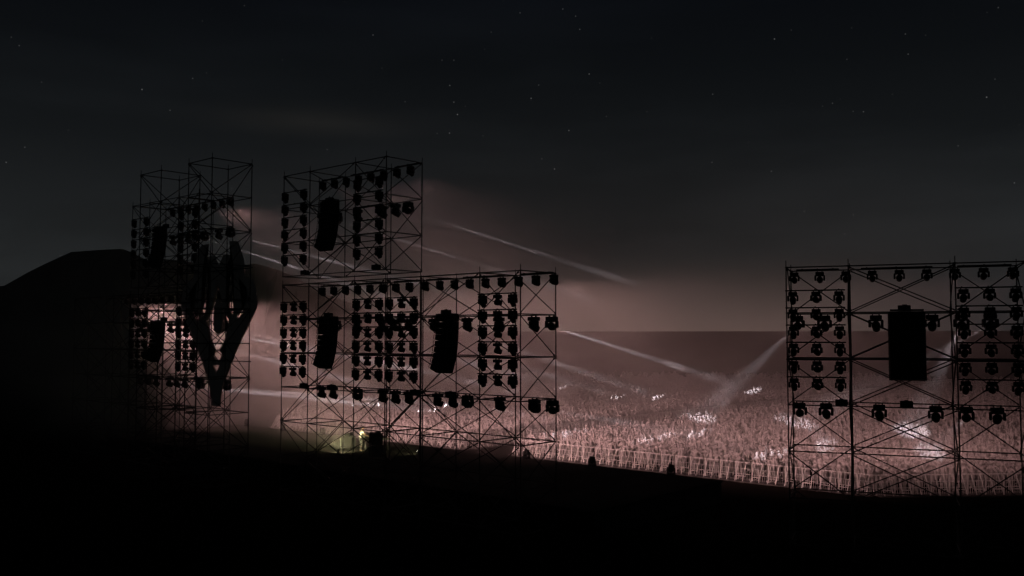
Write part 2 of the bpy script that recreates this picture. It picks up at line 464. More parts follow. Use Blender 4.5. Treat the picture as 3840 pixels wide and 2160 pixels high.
def dress(name, origin, rz, ztop, d, mirror, rows3, top, lvl1, lvl3, lit_top, beams, kind='low', nrows=6):
    """hang the lamps of one tower. beams: {('l1', index): (target, power factor)}"""
    Mw = frame(origin, rz)
    X = (lambda x: WT - x) if mirror else (lambda x: x)
    g_s, g_t, g_l = 'small lamps on the pipe rows of the scaffolds', 'small lamps along the scaffold tops', 'large lamps under the scaffold ledgers'
    for bay, (b0, b1) in enumerate(((0.0, 2.57), (6.71, 9.28))[:2 if nrows else 0]):
        xs = [0.28, 1.24, 2.18] if rows3 else [0.28, 2.12]
        side = ('left', 'right')[(bay == 1) ^ mirror] if mirror else ('left', 'right')[bay]
        for r_ in range(nrows):
            z = ztop - 1.03 - 0.75 * r_
            a, b = sorted((X(b0 - 0.03), X(b0 + 2.42)))
            pipe(Mw, rz, a, b, -0.10, z, f'{ORD[r_]} pipe from the top across the {side} bay of {name}', 'lamp pipes on the scaffolds')
            pts = sorted((X(b0 + x), i) for i, x in enumerate(xs))
            for n, (x, i) in enumerate(pts):
                sq = abs(rz) > 0.1                     # the turned blocks point straight ahead
                if rows3 and i == 1:
                    tilt, pan = R(8 + (r_ * 5 % 4) * 4), R(-12 if sq else -44 + (r_ * 3 % 4) * 3)
                else:
                    tilt, pan = R((30 if sq else 56) + ((r_ * 5 + n * 3) % 7)), R(2 + (r_ * 3 + n) % 5)
                where = (('left', 'middle', 'right') if rows3 else ('left', 'right'))[n]
                lamp('small', Mw @ Vector((x, -0.10, z - 0.03)), rz, pan, tilt,
                     f'{where} lamp on {ORD[r_]} pipe, {side} bay of {name}', g_s)
    xs = sorted((X(x), i) for i, x in enumerate(top))
    for n, (x, i) in enumerate(xs):
        lit = lit_top.get(i)
        lamp('small', Mw @ Vector((x, d + 0.02, ztop - 0.03)), rz, R(lit[2]) if lit and len(lit) > 2 else R(2), R(lit[0]) if lit else R(44),
             f'{ORD[n]} lamp from left along top of {name}', g_t, 'wash' if lit else None)
        if lit: LAMPS[-1] = LAMPS[-1] + ((lit[1], 66) if ztop > 15 else (lit[1], lit[3]) if len(lit) > 3 and lit[3] else (lit[1],))
    for key, lst, zz in (('l1', lvl1, ztop - 2.0), ('l3', lvl3, ztop - 6.0)):
        xs = sorted((X(x), i) for i, x in enumerate(lst))
        for n, (x, i) in enumerate(xs):
            bt = beams.get((key, i))
            word = 'upper' if key == 'l1' else 'lower'
            if not lvl3: word = 'only'
            lamp('large', Mw @ Vector((x, d + 0.0, zz - 0.03)), rz, R((-6 if abs(rz) > 0.1 else -26) + (n * 37) % 9), R(22 + (n * 13) % 9),
                 f'{ORD[n]} from left in the {word} large lamp row of {name}', g_l, 'beam' if bt else None,
                 bt[0] if bt else None)
            if bt: LAMPS[-1] = LAMPS[-1] + (bt[1], bt[2] if len(bt) > 2 else 2.6)
    for (x0, x1) in ((0.25, 2.1), (3.05, 6.0), (7.0, 9.1)):
        a, b = sorted((X(x0), X(x1)))
        wh = 'left' if a < 2.6 else ('middle' if a < 5 else 'right')
        pipe(Mw, rz, a, b, d + 0.02, ztop + 0.055, f'top pipe over the {wh} bay of {name}', 'lamp pipes on the scaffolds')

def far(u, v, dist):                                   # aim point far out over the crowd, seen at that place in the photo
    return Vector((0, 0, CAM_Z)) + ray_xy(u, v) * dist
q = 1.49068
ORG_R, ORG_R2 = (-46.29, 31.73), (-36.88, 31.73)
ORG_L, ORG_L2 = (2 * CX + 46.29 - WT, 31.73), (2 * CX + 36.88 - WT, 31.73)
RB_A = 0.351
ORG_RB = (-17.72, 38.15)
D_ = 2.57
Gs = 'scaffold towers of the stage set'
N_U, N_L1, N_L2, N_RB = 'tall centre scaffold', 'scaffold beneath tall one', 'low scaffold right of centre', 'scaffold at right edge'
N_UL, N_L1L, N_L2L = 'high scaffold beyond emblem', 'low scaffold behind emblem', 'dim scaffold left of emblem'
scaffold(ORG_R, 0, BAYS, D_, 19.006, 3, 'tall upper scaffold block in the centre, carrying a long curved speaker', Gs)
scaffold(ORG_R, 0, BAYS, D_, 12.503, 6, 'lower scaffold block in the centre, beneath the tall one', Gs, jack=0.5)
scaffold(ORG_R2, 0, BAYS, D_, 12.503, 6, 'low scaffold block right of the tall centre one, ending at the crowd gap', Gs, jack=0.5)
scaffold(ORG_RB, RB_A, BAYS, D_, 12.503, 6, 'scaffold block at the right edge, seen squarely from behind', Gs, jack=0.5)
scaffold(ORG_L, 0, BAYS, D_, 19.006, 3, 'high scaffold block far left, beyond the two bare towers', Gs)
scaffold(ORG_L, 0, BAYS, D_, 12.503, 6, 'dark lower scaffold block behind the emblem', Gs, jack=0.5)
scaffold(ORG_L2, 0, BAYS, D_, 12.503, 6, 'dark low scaffold block left of the emblem', Gs, jack=0.5)
TY = 27.38
for x0, lab in ((CX + 1.63, 'tall bare scaffold tower right of the emblem centre line, highest at left'), (CX - 1.63 - 2.57, 'tall bare scaffold tower left of the emblem, lower in view')):
    t1 = scaffold((x0, TY), 0, [2.57], 2.57, 19.58, 4, lab + ', upper part', Gs)
    t2 = scaffold((x0, TY), 0, [2.57], 2.57, 11.07, 5, lab + ', lower part', Gs, jack=1.07)
    t1['label'] = ('upper part of ' if True else '') + ('the taller bare tower nearest the camera at left' if x0 > CX else 'the second bare tower at left')
    t2['label'] = 'lower part of ' + ('the taller bare tower nearest the camera at left' if x0 > CX else 'the second bare tower at left')

TOP_U = [0.33 + 1.14 * i for i in range(8)]
TOP_L1 = [0.37 + 1.13 * i for i in range(8)]
TOP_9 = [0.15 + 1.125 * i for i in range(9)]
LOW_L1, LOW_L2 = [0.4, 1.8, 3.75, 6.0, 7.17, 8.25], [0.86, 2.0, 3.36, 5.6, 7.9, 9.03]
def row(n, tilt, p, pan=0, cone=None): return {i: (tilt, p, pan, cone) for i in range(n)}
dress(N_U, ORG_R, 0, 19.006, D_, False, False, TOP_U, [0.3, 1.8, 3.73, 5.95, 7.1, 8.15], [],
      {k_: (tl, pw_, 8) for k_, tl, pw_ in ((1, 20, 2.6), (3, 31, 2.8), (4, 23, 2.0), (5, 35, 3.4), (6, 22, 2.4), (7, 29, 3.2))}, {('l1', 5): (far(1900 * q, 811 * q, 300), 3.2, 0.9), ('l1', 1): (far(1800 * q, 850 * q, 260), 3.2, 1.0)})
dress(N_L1, ORG_R, 0, 12.503, D_, False, True, TOP_L1, LOW_L1, [0.43, 1.56, 3.86, 6.1, 7.2, 8.3],
      row(8, 19, 4.7, 6), {('l1', 1): (on_ground(1420 * q, 975 * q), 2.6, 1.1), ('l1', 4): (on_ground(1560 * q, 1000 * q), 2.2, 1.1),
       ('l3', 2): (on_ground(1430 * q, 1092 * q), 0.16, 3.4)})
dress(N_L2, ORG_R2, 0, 12.503, D_, False, True, TOP_9, LOW_L2, [1.18, 2.32, 3.41, 5.66, 7.94, 9.07],
      row(9, 15, 3.4, -9), {('l1', 5): (on_ground(1900 * q, 984 * q), 3.6, 1.2), ('l1', 1): (on_ground(1660 * q, 1000 * q), 2.8, 1.2),
       ('l3', 5): (on_ground(1760 * q, 1092 * q), 0.40, 2.2), ('l3', 4): (on_ground(1945 * q, 1142 * q), 0.14, 3.4), ('l3', 2): (on_ground(1650 * q, 1104 * q), 0.14, 3.6)})
dress(N_RB, ORG_RB, RB_A, 12.503, D_, False, True, TOP_9, [0.26, 1.45, 3.64, 5.94, 7.1, 8.23], [0.3, 1.45, 3.7, 6.0, 7.2, 8.4],
      row(9, 15, 1.9), {('l1', 0): (on_ground(1760 * q, 1050 * q), 0.50, 3.8), ('l1', 4): (on_ground(2292 * q, 1085 * q), 0.42, 4.8),
       ('l3', 0): (on_ground(2078 * q, 1122 * q), 0.11, 4.0), ('l3', 4): (on_ground(2340 * q, 1138 * q), 0.12, 5.0), ('l1', 5): (on_ground(2000 * q, 1063 * q), 0.35, 4.0)})
dress(N_UL, ORG_L, 0, 19.006, D_, True, False, TOP_U, [0.3, 1.8, 3.73, 5.95, 7.1, 8.15], [],
      {k_: (24, 3.2, 0) for k_ in (0, 1, 2)}, {('l1', 0): (far(1500 * q, 829 * q, 300), 5.0, 0.9), ('l1', 2): (far(1330 * q, 862 * q, 260), 3.4, 0.9)})
dress(N_L1L, ORG_L, 0, 12.503, D_, True, True, TOP_L1, LOW_L1, [0.43, 1.56, 3.86, 6.1, 7.2, 8.3],
      row(8, 25, 5.4, 4, 60), {('l1', 0): (on_ground(1300 * q, 985 * q), 4.5, 1.1), ('l1', 2): (on_ground(1200 * q, 960 * q), 4.5, 1.1), ('l3', 0): (on_ground(1150 * q, 1020 * q), 3.6, 1.2), ('l3', 2): (on_ground(1100 * q, 1035 * q), 3.6, 1.2)})
dress(N_L2L, ORG_L2, 0, 12.503, D_, True, True, TOP_9[:6], LOW_L2[:3], LOW_L2[:3],
      row(6, 24, 5.6, 30, 60), {('l1', 0): (on_ground(1000 * q, 990 * q), 4.0, 1.2), ('l3', 1): (on_ground(950 * q, 1020 * q), 3.5, 1.2)}, nrows=0)

for L_ in LAMPS:
    lit, h, k = L_[:3]
    l = bpy.data.lights.new('lamp_light', 'SPOT')
    o = bpy.data.objects.new('lamp_light', l); COL.objects.link(o)
    o.parent = h; o.location = (0, 0.22 * k, 0); o.rotation_euler = (PI / 2, 0, 0)
    if lit == 'wash':
        l.energy = P_WASH * L_[3]; l.spot_size = R(L_[4] if len(L_) > 4 else 48); l.spot_blend = 0.7 if len(L_) <= 4 else 1.0; l.color = C_WASH; l.shadow_soft_size = 0.15
    else:
        l.energy = P_BEAM * L_[3]; l.spot_size = R(L_[4]); l.spot_blend = 0.8; l.color = C_BEAM; l.shadow_soft_size = 0.05

# ------------------------------------------------------------------ hanging speakers
def line_array(origin, rz, x, y, ztop, w, dep, n, h, label, sway=0.85):
    Mw = frame(origin, rz)
    t = empty('line_array_speaker', Mw @ Vector((x, y, ztop)), rz)
    tag(t, label, 'speaker', 'hanging line array speakers')
    bm = bmesh.new()
    for sx in (-1, 1): box(bm, (sx * w * 0.42, 0, 0.05), (0.06, dep * 1.1, 0.07))
    box(bm, (0, 0.1, 0.05), (w * 0.8, 0.08, 0.07)); box(bm, (0, -dep * 0.3, 0.05), (w * 0.8, 0.08, 0.07))
    cyl(bm, (0, 0, 0.08), (0, 0, 0.30), 0.02)
    link('fly_frame', mesh('fly_frame', bm, M['black']), t)
    bm = bmesh.new()                                   # one cabinet: trapezoid in side view, hinge at the front top edge
    tr = 0.030 if sway > 0.8 else 0.012
    pts = [(-w / 2, w / 2)]
    vs = []
    for sx in (-1, 1):
        vs.append([bm.verts.new((sx * w / 2, dep * 0.5, 0)), bm.verts.new((sx * w / 2, dep * 0.5, -h + 0.004)),
                   bm.verts.new((sx * w * 0.46, -dep * 0.5, -h + 0.004 + tr)), bm.verts.new((sx * w * 0.46, -dep * 0.5, -tr))])
    a, b = vs
    bm.faces.new(a); bm.faces.new(b[::-1])
    for i in range(4): bm.faces.new((a[i], b[i], b[(i + 1) % 4], a[(i + 1) % 4]))
    cab = mesh('cabinet', bm, M['black_rough'])
    bm = bmesh.new(); box(bm, (0, dep * 0.5 + 0.006, -h / 2), (w * 0.97, 0.012, h - 0.04))
    grl = mesh('grille', bm, M['grille'])
    bm = bmesh.new()                                   # rear rigging frame of a cabinet
    for sx in (-1, 1):
        for zz in (-0.05, -h + 0.06):
            box(bm, (sx * w * 0.40, -dep * 0.5 - 0.08, zz), (0.02, 0.16, 0.02))
        box(bm, (sx * w * 0.40, -dep * 0.5 - 0.16, -h / 2), (0.02, 0.02, h - 0.09))
    rig = mesh('rigging_frame', bm, M['black'])
    pos = Vector((0, dep * 0.5, 0)); ang = 0.0
    for i in range(n):
        ang += R(sway * (0.6 + 0.55 * i))
        rot = Matrix.Rotation(-ang, 4, 'X')
        mx = Matrix.Translation(pos) @ rot @ Matrix.Translation((0, -dep * 0.5, 0))
        c = link('cabinet', cab, t, mx)
        link('grille', grl, c); link('rigging_frame', rig, c)
        pos = pos + rot.to_3x3() @ Vector((0, 0, -h))
    return t
LA = dict(w=1.13, dep=0.52, n=9, h=0.318)
line_array(ORG_R, 0, 4.75, -0.25, 17.02, label='long black curved speaker column hanging in the tall centre scaffold', **LA)
line_array(ORG_R, 0, 4.75, -0.25, 10.50, label='long black curved speaker column hanging under the tall centre scaffold', **LA)
line_array(ORG_R2, 0, 4.75, -0.25, 10.50, label='long black curved speaker column in the low scaffold right of centre', **LA)
line_array(ORG_RB, RB_A, 4.83, -0.25, 10.52, 1.46, 0.62, 8, 0.362, 'broad black speaker column hanging straight in the right edge scaffold', sway=0.35)
line_array(ORG_L, 0, WT - 4.75, -0.25, 17.02, label='dark curved speaker column in the high scaffold beyond the emblem', **LA)
line_array(ORG_L, 0, WT - 4.75, -0.25, 10.50, label='dark curved speaker column in the low scaffold behind the emblem', **LA)

# small power boxes
bm = bmesh.new(); box(bm, (0, 0, 0.13), (0.5, 0.26, 0.25), bevel=0.015)
for i in range(3): cyl(bm, (-0.15 + 0.15 * i, -0.13, 0.13), (-0.15 + 0.15 * i, -0.155, 0.13), 0.035, seg=10)
box(bm, (0, 0, 0.275), (0.16, 0.03, 0.03))
pb = mesh('power_box', bm, M['black'])
def power_box(origin, rz, x, y, z, label):
    o = link('power_box', pb); o.location = frame(origin, rz) @ Vector((x, y, z)); o.rotation_euler = (0, 0, rz)
    tag(o, label, 'power box', 'small power boxes on the scaffold ledgers')
for (org, a, nm, mir) in ((ORG_R, 0, 'tall centre scaffold', 0), (ORG_L, 0, 'high scaffold beyond the emblem', 1)):
    X = (lambda x: WT - x) if mir else (lambda x: x)
    power_box(org, a, X(4.4), 0.02, 17.03, f'small black box above the speaker column of the {nm}')
    if not mir:
        power_box(org, a, X(2.15), 0.0, 13.03, f'small black box on the bottom left ledger of the {nm}')
        power_box(org, a, X(8.5), 0.0, 13.03, f'small black box on the bottom right ledger of the {nm}')
for (org, a, nm, mir) in ((ORG_R, 0, 'scaffold under the tall centre one', 0), (ORG_R2, 0, 'low scaffold right of centre', 0), (ORG_RB, RB_A, 'scaffold at right edge', 0), (ORG_L, 0, 'low scaffold behind the emblem', 1)):
    X = (lambda x: WT - x) if mir else (lambda x: x)
    power_box(org, a, X(4.75 if org == ORG_RB else 4.4), 0.02, 10.53, f'small black box above the speaker column of the {nm}')
    if not mir:
        power_box(org, a, X(2.2), 0.0, 6.53, f'small black box on a lower left ledger of the {nm}')
        power_box(org, a, X(4.75), 0.0, 6.53, f'small black box on a lower middle ledger of the {nm}')

# ------------------------------------------------------------------ the emblem hung between the two bare towers
def prism(bm, pts, y0, y1):
    a = [bm.verts.new((x, y0, z)) for x, z in pts]; b = [bm.verts.new((x, y1, z)) for x, z in pts]
    n = len(pts)
    bm.faces.new(a); bm.faces.new(b[::-1])
    for i in range(n): bm.faces.new((a[i], b[i], b[(i + 1) % n], a[(i + 1) % n]))
def smooth_poly(pts, it=2):
    for _ in range(it):
        out = []
        for i in range(len(pts)):
            p, r_ = pts[i], pts[(i + 1) % len(pts)]
            out += [(p[0] * .75 + r_[0] * .25, p[1] * .75 + r_[1] * .25), (p[0] * .25 + r_[0] * .75, p[1] * .25 + r_[1] * .75)]
        pts = out
    return pts
E0 = empty('emblem', (CX, 30.30, 0))
tag(E0, 'huge dark emblem of mirrored curved blades hung before the bare towers', 'emblem')
HORN = [(1.31, 15.26), (1.99, 15.23), (2.19, 15.09), (2.53, 14.54), (2.76, 14.14), (2.95, 13.6), (3.0, 13.2), (2.9, 11.6), (2.6, 10.9), (1.95, 10.6), (1.9, 12.4), (1.85, 13.4), (1.78, 13.91), (1.6, 14.49)]
BLADE = [(2.44, 13.02), (3.58, 12.97), (4.15, 12.5), (4.37, 11.98), (4.42, 11.46), (4.31, 11.12), (4.01, 10.75), (3.58, 10.22), (2.79, 9.39), (2.28, 8.77), (1.76, 8.09), (1.31, 7.41), (1.05, 7.0), (0.72, 6.46), (0.52, 5.9), (0.44, 5.2), (0.012, 5.2), (0.012, 7.06), (0.06, 7.25), (0.44, 7.73), (0.97, 8.5), (1.9, 9.7), (2.94, 10.97), (3.25, 11.38), (3.42, 11.83), (3.35, 12.36), (2.58, 12.84)]
INNER = [(0.012, 13.75), (0.57, 14.46), (0.97, 14.49), (1.46, 14.35), (1.11, 13.98), (1.0, 13.3), (1.0, 11.6), (1.55, 10.9), (2.1, 10.2), (1.5, 10.35), (0.75, 11.0), (0.55, 11.6), (0.012, 12.6)]
CHEV = [(2.45, 10.5), (2.5, 9.75), (1.9, 9.0), (1.25, 8.2), (0.9, 7.78), (0.44, 7.72), (0.02, 7.74), (0.0, 7.82), (0.45, 8.2), (0.88, 8.49), (0.42, 8.5), (0.25, 8.62), (0.79, 9.18), (1.05, 9.65), (1.3, 10.4), (1.75, 10.75)]
for s in (-1, 1):
    for nm, P_, off in (('horn', HORN, 0.02), ('blade', BLADE, 0.0), ('inner_horn', INNER, 0.045), ('chevron', CHEV, 0.07)):
        bm = bmesh.new()
        prism(bm, [(s * x * 0.975, z) for x, z in P_], off, off + 0.12)
        bmesh.ops.triangulate(bm, faces=[fc for fc in bm.faces if len(fc.verts) > 4])
        link(nm, mesh(nm, bm, M['emblem']), E0)
bm = bmesh.new(); prism(bm, smooth_poly([(-0.42, 11.7), (0.42, 11.7), (0.52, 10.73), (0.40, 9.66), (-0.40, 9.66), (-0.52, 10.73)], 1), 0.10, 0.32)
bmesh.ops.triangulate(bm, faces=[fc for fc in bm.faces if len(fc.verts) > 4])
link('centre_drop', mesh('centre_drop', bm, M['emblem']), E0)
bm = bmesh.new()
for z in (8.0, 10.9, 13.5): cyl(bm, (-4.0, -0.1, z), (4.0, -0.1, z), 0.03)
link('support_frame', mesh('support_frame', bm, M['black']), E0)

# ------------------------------------------------------------------ stage edge: lamps, speakers, DJ
bm = bmesh.new()
for i, (y, z, ry, rz_) in enumerate(((0, 0, 0, 0),)):
    pass
def floor_lamp_meshes():
    o = {}
    bm = bmesh.new(); box(bm, (0, 0, 0.09), (0.42, 0.34, 0.16), bevel=0.015); box(bm, (0, 0, 0.18), (0.46, 0.12, 0.03))
    o['base'] = mesh('base', bm, M['black'])
    bm = bmesh.new()
    for s in (-1, 1): box(bm, (s * 0.23, 0, 0.33), (0.06, 0.16, 0.34), bevel=0.015)
    o['yoke'] = mesh('yoke', bm, M['black'])
    bm = bmesh.new(); cyl(bm, (0, 0, -0.16), (0, 0, 0.20), 0.165, 0.185, seg=18); sphere(bm, (0, 0, -0.16), (0.155, 0.155, 0.09), 14)
    o['head'] = mesh('head', bm, M['black'])
    bm = bmesh.new(); cyl(bm, (0, 0, 0.2005), (0, 0, 0.206), 0.16, seg=18); o['lens'] = mesh('lens', bm, M['lens_off'])
    return o
FL = floor_lamp_meshes()
edge = [-22.9, -17.2, -11.6, -5.9, 10.75, 16.2, 21.95]
for i, dx in enumerate(edge):
    t = empty('floor_lamp', (CX + dx, 47.05, DECK_Z))
    side = 'left of the DJ' if dx < 0 else 'right of the DJ'
    n = sorted([abs(x) for x in edge if (x < 0) == (dx < 0)]).index(abs(dx))
    tag(t, f'black lamp on the stage edge, {ORD[n]} to the {side}', 'stage lamp', 'lamps along the stage edge')
    link('base', FL['base'], t); link('yoke', FL['yoke'], t)
    h = link('head', FL['head'], t, Matrix.Translation((0, 0, 0.44)) @ Matrix.Rotation(R(-25 + 9 * (i % 3)), 4, 'X'))
    link('lens', FL['lens'], h)

def stack(x, y, rz, label, tall=True):
    t = empty('monitor_speaker_stack', (x, y, DECK_Z), rz); tag(t, label, 'speaker', 'speaker stacks beside the DJ')
    bm = bmesh.new(); box(bm, (0, 0, 0.40), (0.80, 0.88, 0.80), bevel=0.02); link('bass_cabinet', mesh('bass_cabinet', bm, M['black_rough']), t)
    if not tall:
        bm = bmesh.new(); box(bm, (0, 0.05, 0.92), (0.62, 0.46, 0.24), rot=Matrix.Rotation(R(18), 4, 'X'), bevel=0.02); link('top_cabinet', mesh('top_cabinet', bm, M['black_rough']), t)
        bm = bmesh.new(); box(bm, (0, -0.445, 0.40), (0.74, 0.015, 0.74)); link('grille', mesh('grille', bm, M['grille']), t)
        return
    bm = bmesh.new(); box(bm, (0, 0.02, 1.20), (0.74, 0.74, 0.80), rot=Matrix.Rotation(R(6), 4, 'X'), bevel=0.02); link('top_cabinet', mesh('top_cabinet', bm, M['black_rough']), t)
    bm = bmesh.new(); box(bm, (0, -0.445, 0.40), (0.74, 0.015, 0.74)); link('grille', mesh('grille', bm, M['grille']), t)
    bm = bmesh.new()
    for k in range(5): box(bm, (0.405, 0.1, 0.30 + 0.1 * k), (0.012, 0.22, 0.035))
    link('handle', mesh('handle', bm, M['rubber']), t)
stack(-49.05, 41.3, R(70), 'tall black speaker stack just right of the DJ')
stack(-54.6, 43.3, R(-62), 'low dim speaker stack left of the DJ, in the olive glow', False)

t = empty('dj_table', (CX - 0.1, 43.25, DECK_Z)); tag(t, 'grey DJ table in front of the man in white', 'table')
bm = bmesh.new(); box(bm, (0, 0, 0.93), (1.9, 0.85, 0.14), bevel=0.01); link('table_top', mesh('table_top', bm, M['table']), t)
for sx in (-1, 1):
    for sy in (-1, 1):
        bm = bmesh.new(); cyl(bm, (sx * 0.88, sy * 0.36, 0), (sx * 0.88, sy * 0.36, 0.86), 0.025); link('leg', mesh('leg', bm, M['steel']), t)
for i, (dx, lab) in enumerate(((-0.6, 'left dark deck player on the DJ table'), (0.0, 'mixer in the middle of the DJ table'), (0.6, 'right dark deck player on the DJ table'))):
    o = empty('mixer' if i == 1 else 'deck_player', (CX - 0.1 + dx, 43.35, DECK_Z + 1.0)); tag(o, lab, 'mixer' if i == 1 else 'deck player')
    bm = bmesh.new(); box(bm, (0, 0, 0.06), (0.34, 0.42, 0.12), bevel=0.01); link('housing', mesh('housing', bm, M['rubber']), o)
    bm = bmesh.new()
    if i == 1:
        for a in range(4):
            for b in range(4): cyl(bm, (-0.12 + 0.08 * a, -0.12 + 0.08 * b, 0.12), (-0.12 + 0.08 * a, -0.12 + 0.08 * b, 0.145), 0.012, seg=6)
        link('knobs', mesh('knobs', bm, M['black']), o)
    else:
        cyl(bm, (0, -0.04, 0.12), (0, -0.04, 0.14), 0.12, seg=20); link('jog_wheel', mesh('jog_wheel', bm, M['black']), o)
# two bright floor lamps lighting the DJ
def uplight(x, y, target, label, power):
    t = empty('floor_spotlight', (x, y, DECK_Z)); tag(t, label, 'stage lamp', 'lit floor spotlights by the DJ')
    bm = bmesh.new(); box(bm, (0, 0, 0.02), (0.26, 0.2, 0.04)); box(bm, (-0.125, 0, 0.12), (0.02, 0.04, 0.2)); box(bm, (0.125, 0, 0.12), (0.02, 0.04, 0.2))
    d = Vector(target) - Vector((x, y, DECK_Z + 0.2))
    qd = d.to_track_quat('Z', 'Y').to_matrix().to_4x4()
    rzm = math.atan2(-d.x, d.y)
    link('bracket', mesh('bracket', bm, M['black']), t, Matrix.Rotation(rzm, 4, 'Z'))
    bm = bmesh.new(); cyl(bm, (0, 0, -0.13), (0, 0, 0.14), 0.09, 0.11, seg=16)
    h = link('head', mesh('head', bm, M['black']), t, Matrix.Translation((0, 0, 0.2)) @ qd)
    bm = bmesh.new(); cyl(bm, (0, 0, 0.1405), (0, 0, 0.15), 0.10, seg=16); link('lens', mesh('lens', bm, M['lens_floor']), h)
    l = bpy.data.lights.new('lamp_light', 'SPOT'); l.energy = power; l.spot_size = R(165); l.spot_blend = 1.0; l.color = C_DJ; l.shadow_soft_size = 0.08
    o = bpy.data.objects.new('lamp_light', l); COL.objects.link(o); o.parent = h; o.location = (0, 0, 0.18); o.rotation_euler = (PI, 0, 0)
uplight(-51.95, 40.35, (-54.5, 42.8, 3.4), 'bright floor spotlight left of the DJ', P_DJ)
uplight(-47.6, 44.0, (-51.6, 42.6, 2.3), 'bright floor spotlight right of the speaker stack', P_DJ * 0.06)

# ------------------------------------------------------------------ people
def skin_body(skel, sub, name, fat=1.0):
    """skel: list of (pos, radius, parent index) grown into one continuous surface"""
    me = bpy.data.meshes.new(name)
    me.from_pydata([s[0] for s in skel], [(i, s[2]) for i, s in enumerate(skel) if s[2] is not None], [])
    o = bpy.data.objects.new(name, me); COL.objects.link(o)
    md = o.modifiers.new('skin', 'SKIN'); md.use_smooth_shade = True; md.branch_smoothing = 0.6
    for i, s in enumerate(skel):
        if fat != 1.0 and s[1] > 0.03 and s[0][2] < 1.5: s = (s[0], s[1] * fat, s[2])
        sv = me.skin_vertices[0].data[i]
        r_ = s[1] if isinstance(s[1], tuple) else (s[1], s[1])
        sv.radius = r_; sv.use_root = (i == 0)
    if sub:
        sd = o.modifiers.new('sub', 'SUBSURF'); sd.levels = sub; sd.render_levels = sub
    dg = bpy.context.evaluated_depsgraph_get(); dg.update()
    out = bpy.data.meshes.new_from_object(o.evaluated_get(dg))
    out.name = name
    COL.objects.unlink(o); bpy.data.objects.remove(o); bpy.data.meshes.remove(me)
    for p in out.polygons: p.use_smooth = True
    return out

def skeleton(arms, fingers=True, feet=True, lean=0.0, turn=0.0):
    """standing figure 1.8 m tall facing +Y; arms = ((elbow, wrist) left, (elbow, wrist) right)"""
    V = []
    def add(p, r_, par): V.append((p, r_, par)); return len(V) - 1
    pel = add((0, 0, 0.97), 0.145, None)
    wst = add((0, 0.005, 1.12), 0.135, pel)
    chs = add((0, -0.005 + lean * 0.1, 1.30), 0.160, wst)
    upc = add((0, -0.01 + lean * 0.15, 1.43), 0.125, chs)
    nck = add((0, 0.0 + lean * 0.2, 1.535), 0.058, upc)
    hd1 = add((0.0, 0.02 + lean * 0.22, 1.62), 0.095, nck)
    hd2 = add((0.0, 0.015 + lean * 0.22, 1.695), 0.112, hd1)
    add((0.0, 0.0 + lean * 0.22, 1.755), 0.075, hd2)
    if fingers:
        nose = add((0.0, 0.125 + lean * 0.22, 1.675), 0.014, hd2)
        for s in (-1, 1): add((s * 0.108, 0.0 + lean * 0.22, 1.685), 0.016, hd2)
    for s in (-1, 1):
        hip = add((s * 0.10, 0, 0.90), 0.098, pel)
        kn = add((s * 0.12, 0.02, 0.50), 0.062, hip)
        cf = add((s * 0.125, -0.01, 0.36), 0.060, kn)
        an = add((s * 0.13, -0.02, 0.09), 0.040, cf)
        if feet: add((s * 0.145, 0.13, 0.045), 0.038, an)
    for s, (el, wr) in zip((-1, 1), arms):
        sh = add((s * 0.19, -0.01 + lean * 0.15, 1.42), 0.066, upc)
        e_ = add(el, 0.046, sh)
        w_ = add(wr, 0.033, e_)
        d = (Vector(wr) - Vector(el)).normalized()
        palm = Vector(wr) + d * 0.07
        pm = add(tuple(palm), 0.038, w_)
        if fingers:
            side = d.cross(Vector((0, 0, 1)));
            if side.length < 0.1: side = Vector((0, 1, 0))
            side.normalize()
            for k, ln in enumerate((0.075, 0.088, 0.082, 0.062)):
                b = palm + d * 0.035 + side * (k - 1.5) * 0.020
                f1 = add(tuple(b + d * ln * 0.5 + Vector((0, 0, -0.004))), 0.0095, pm)
                add(tuple(b + d * ln - Vector((0, 0, 0.02))), 0.008, f1)
            th = add(tuple(Vector(wr) + d * 0.05 + side * -0.055), 0.011, pm)
            add(tuple(Vector(wr) + d * 0.095 + side * -0.075), 0.009, th)
        else:
            add(tuple(palm + d * 0.08), 0.025, pm)
    return V

def A(s, dx1, dz1, dx2, dz2, dy1=0.0, dy2=0.0):
    sh = Vector((s * 0.19, 0, 1.42))
    e_ = sh + Vector((s * dx1, dy1, dz1)); w_ = e_ + Vector((s * dx2, dy2, dz2))
    return (tuple(e_), tuple(w_))
ARMS = {
    'both arms held out and down': (A(-1, 0.20, -0.20, 0.16, -0.19, 0.02, 0.06), A(1, 0.20, -0.20, 0.16, -0.19, 0.02, 0.06)),
    'arms hanging at the sides': (A(-1, 0.07, -0.28, 0.03, -0.25, -0.01, 0.05), A(1, 0.07, -0.28, 0.03, -0.25, -0.01, 0.05)),
    'one arm swung out wide': (A(-1, 0.10, -0.26, 0.05, -0.24, 0.0, 0.08), A(1, 0.25, -0.13, 0.22, -0.12, 0.05, 0.05)),
    'forearms raised in front': (A(-1, 0.10, -0.25, -0.04, 0.12, 0.06, 0.20), A(1, 0.10, -0.25, -0.04, 0.12, 0.06, 0.20)),
    'one arm raised overhead': (A(-1, 0.12, 0.22, 0.02, 0.24, 0.06, 0.04), A(1, 0.09, -0.27, 0.05, -0.24, 0.0, 0.06)),
    'hands on hips': (A(-1, 0.22, -0.22, -0.13, -0.16, -0.05, 0.10), A(1, 0.22, -0.22, -0.13, -0.16, -0.05, 0.10)),
}
POSE = list(ARMS)
HI = {}
for p_ in POSE:
    HI[p_] = skin_body(skeleton(ARMS[p_]), 2, 'person', 1.16); HI[p_].materials.append(M['figure'])
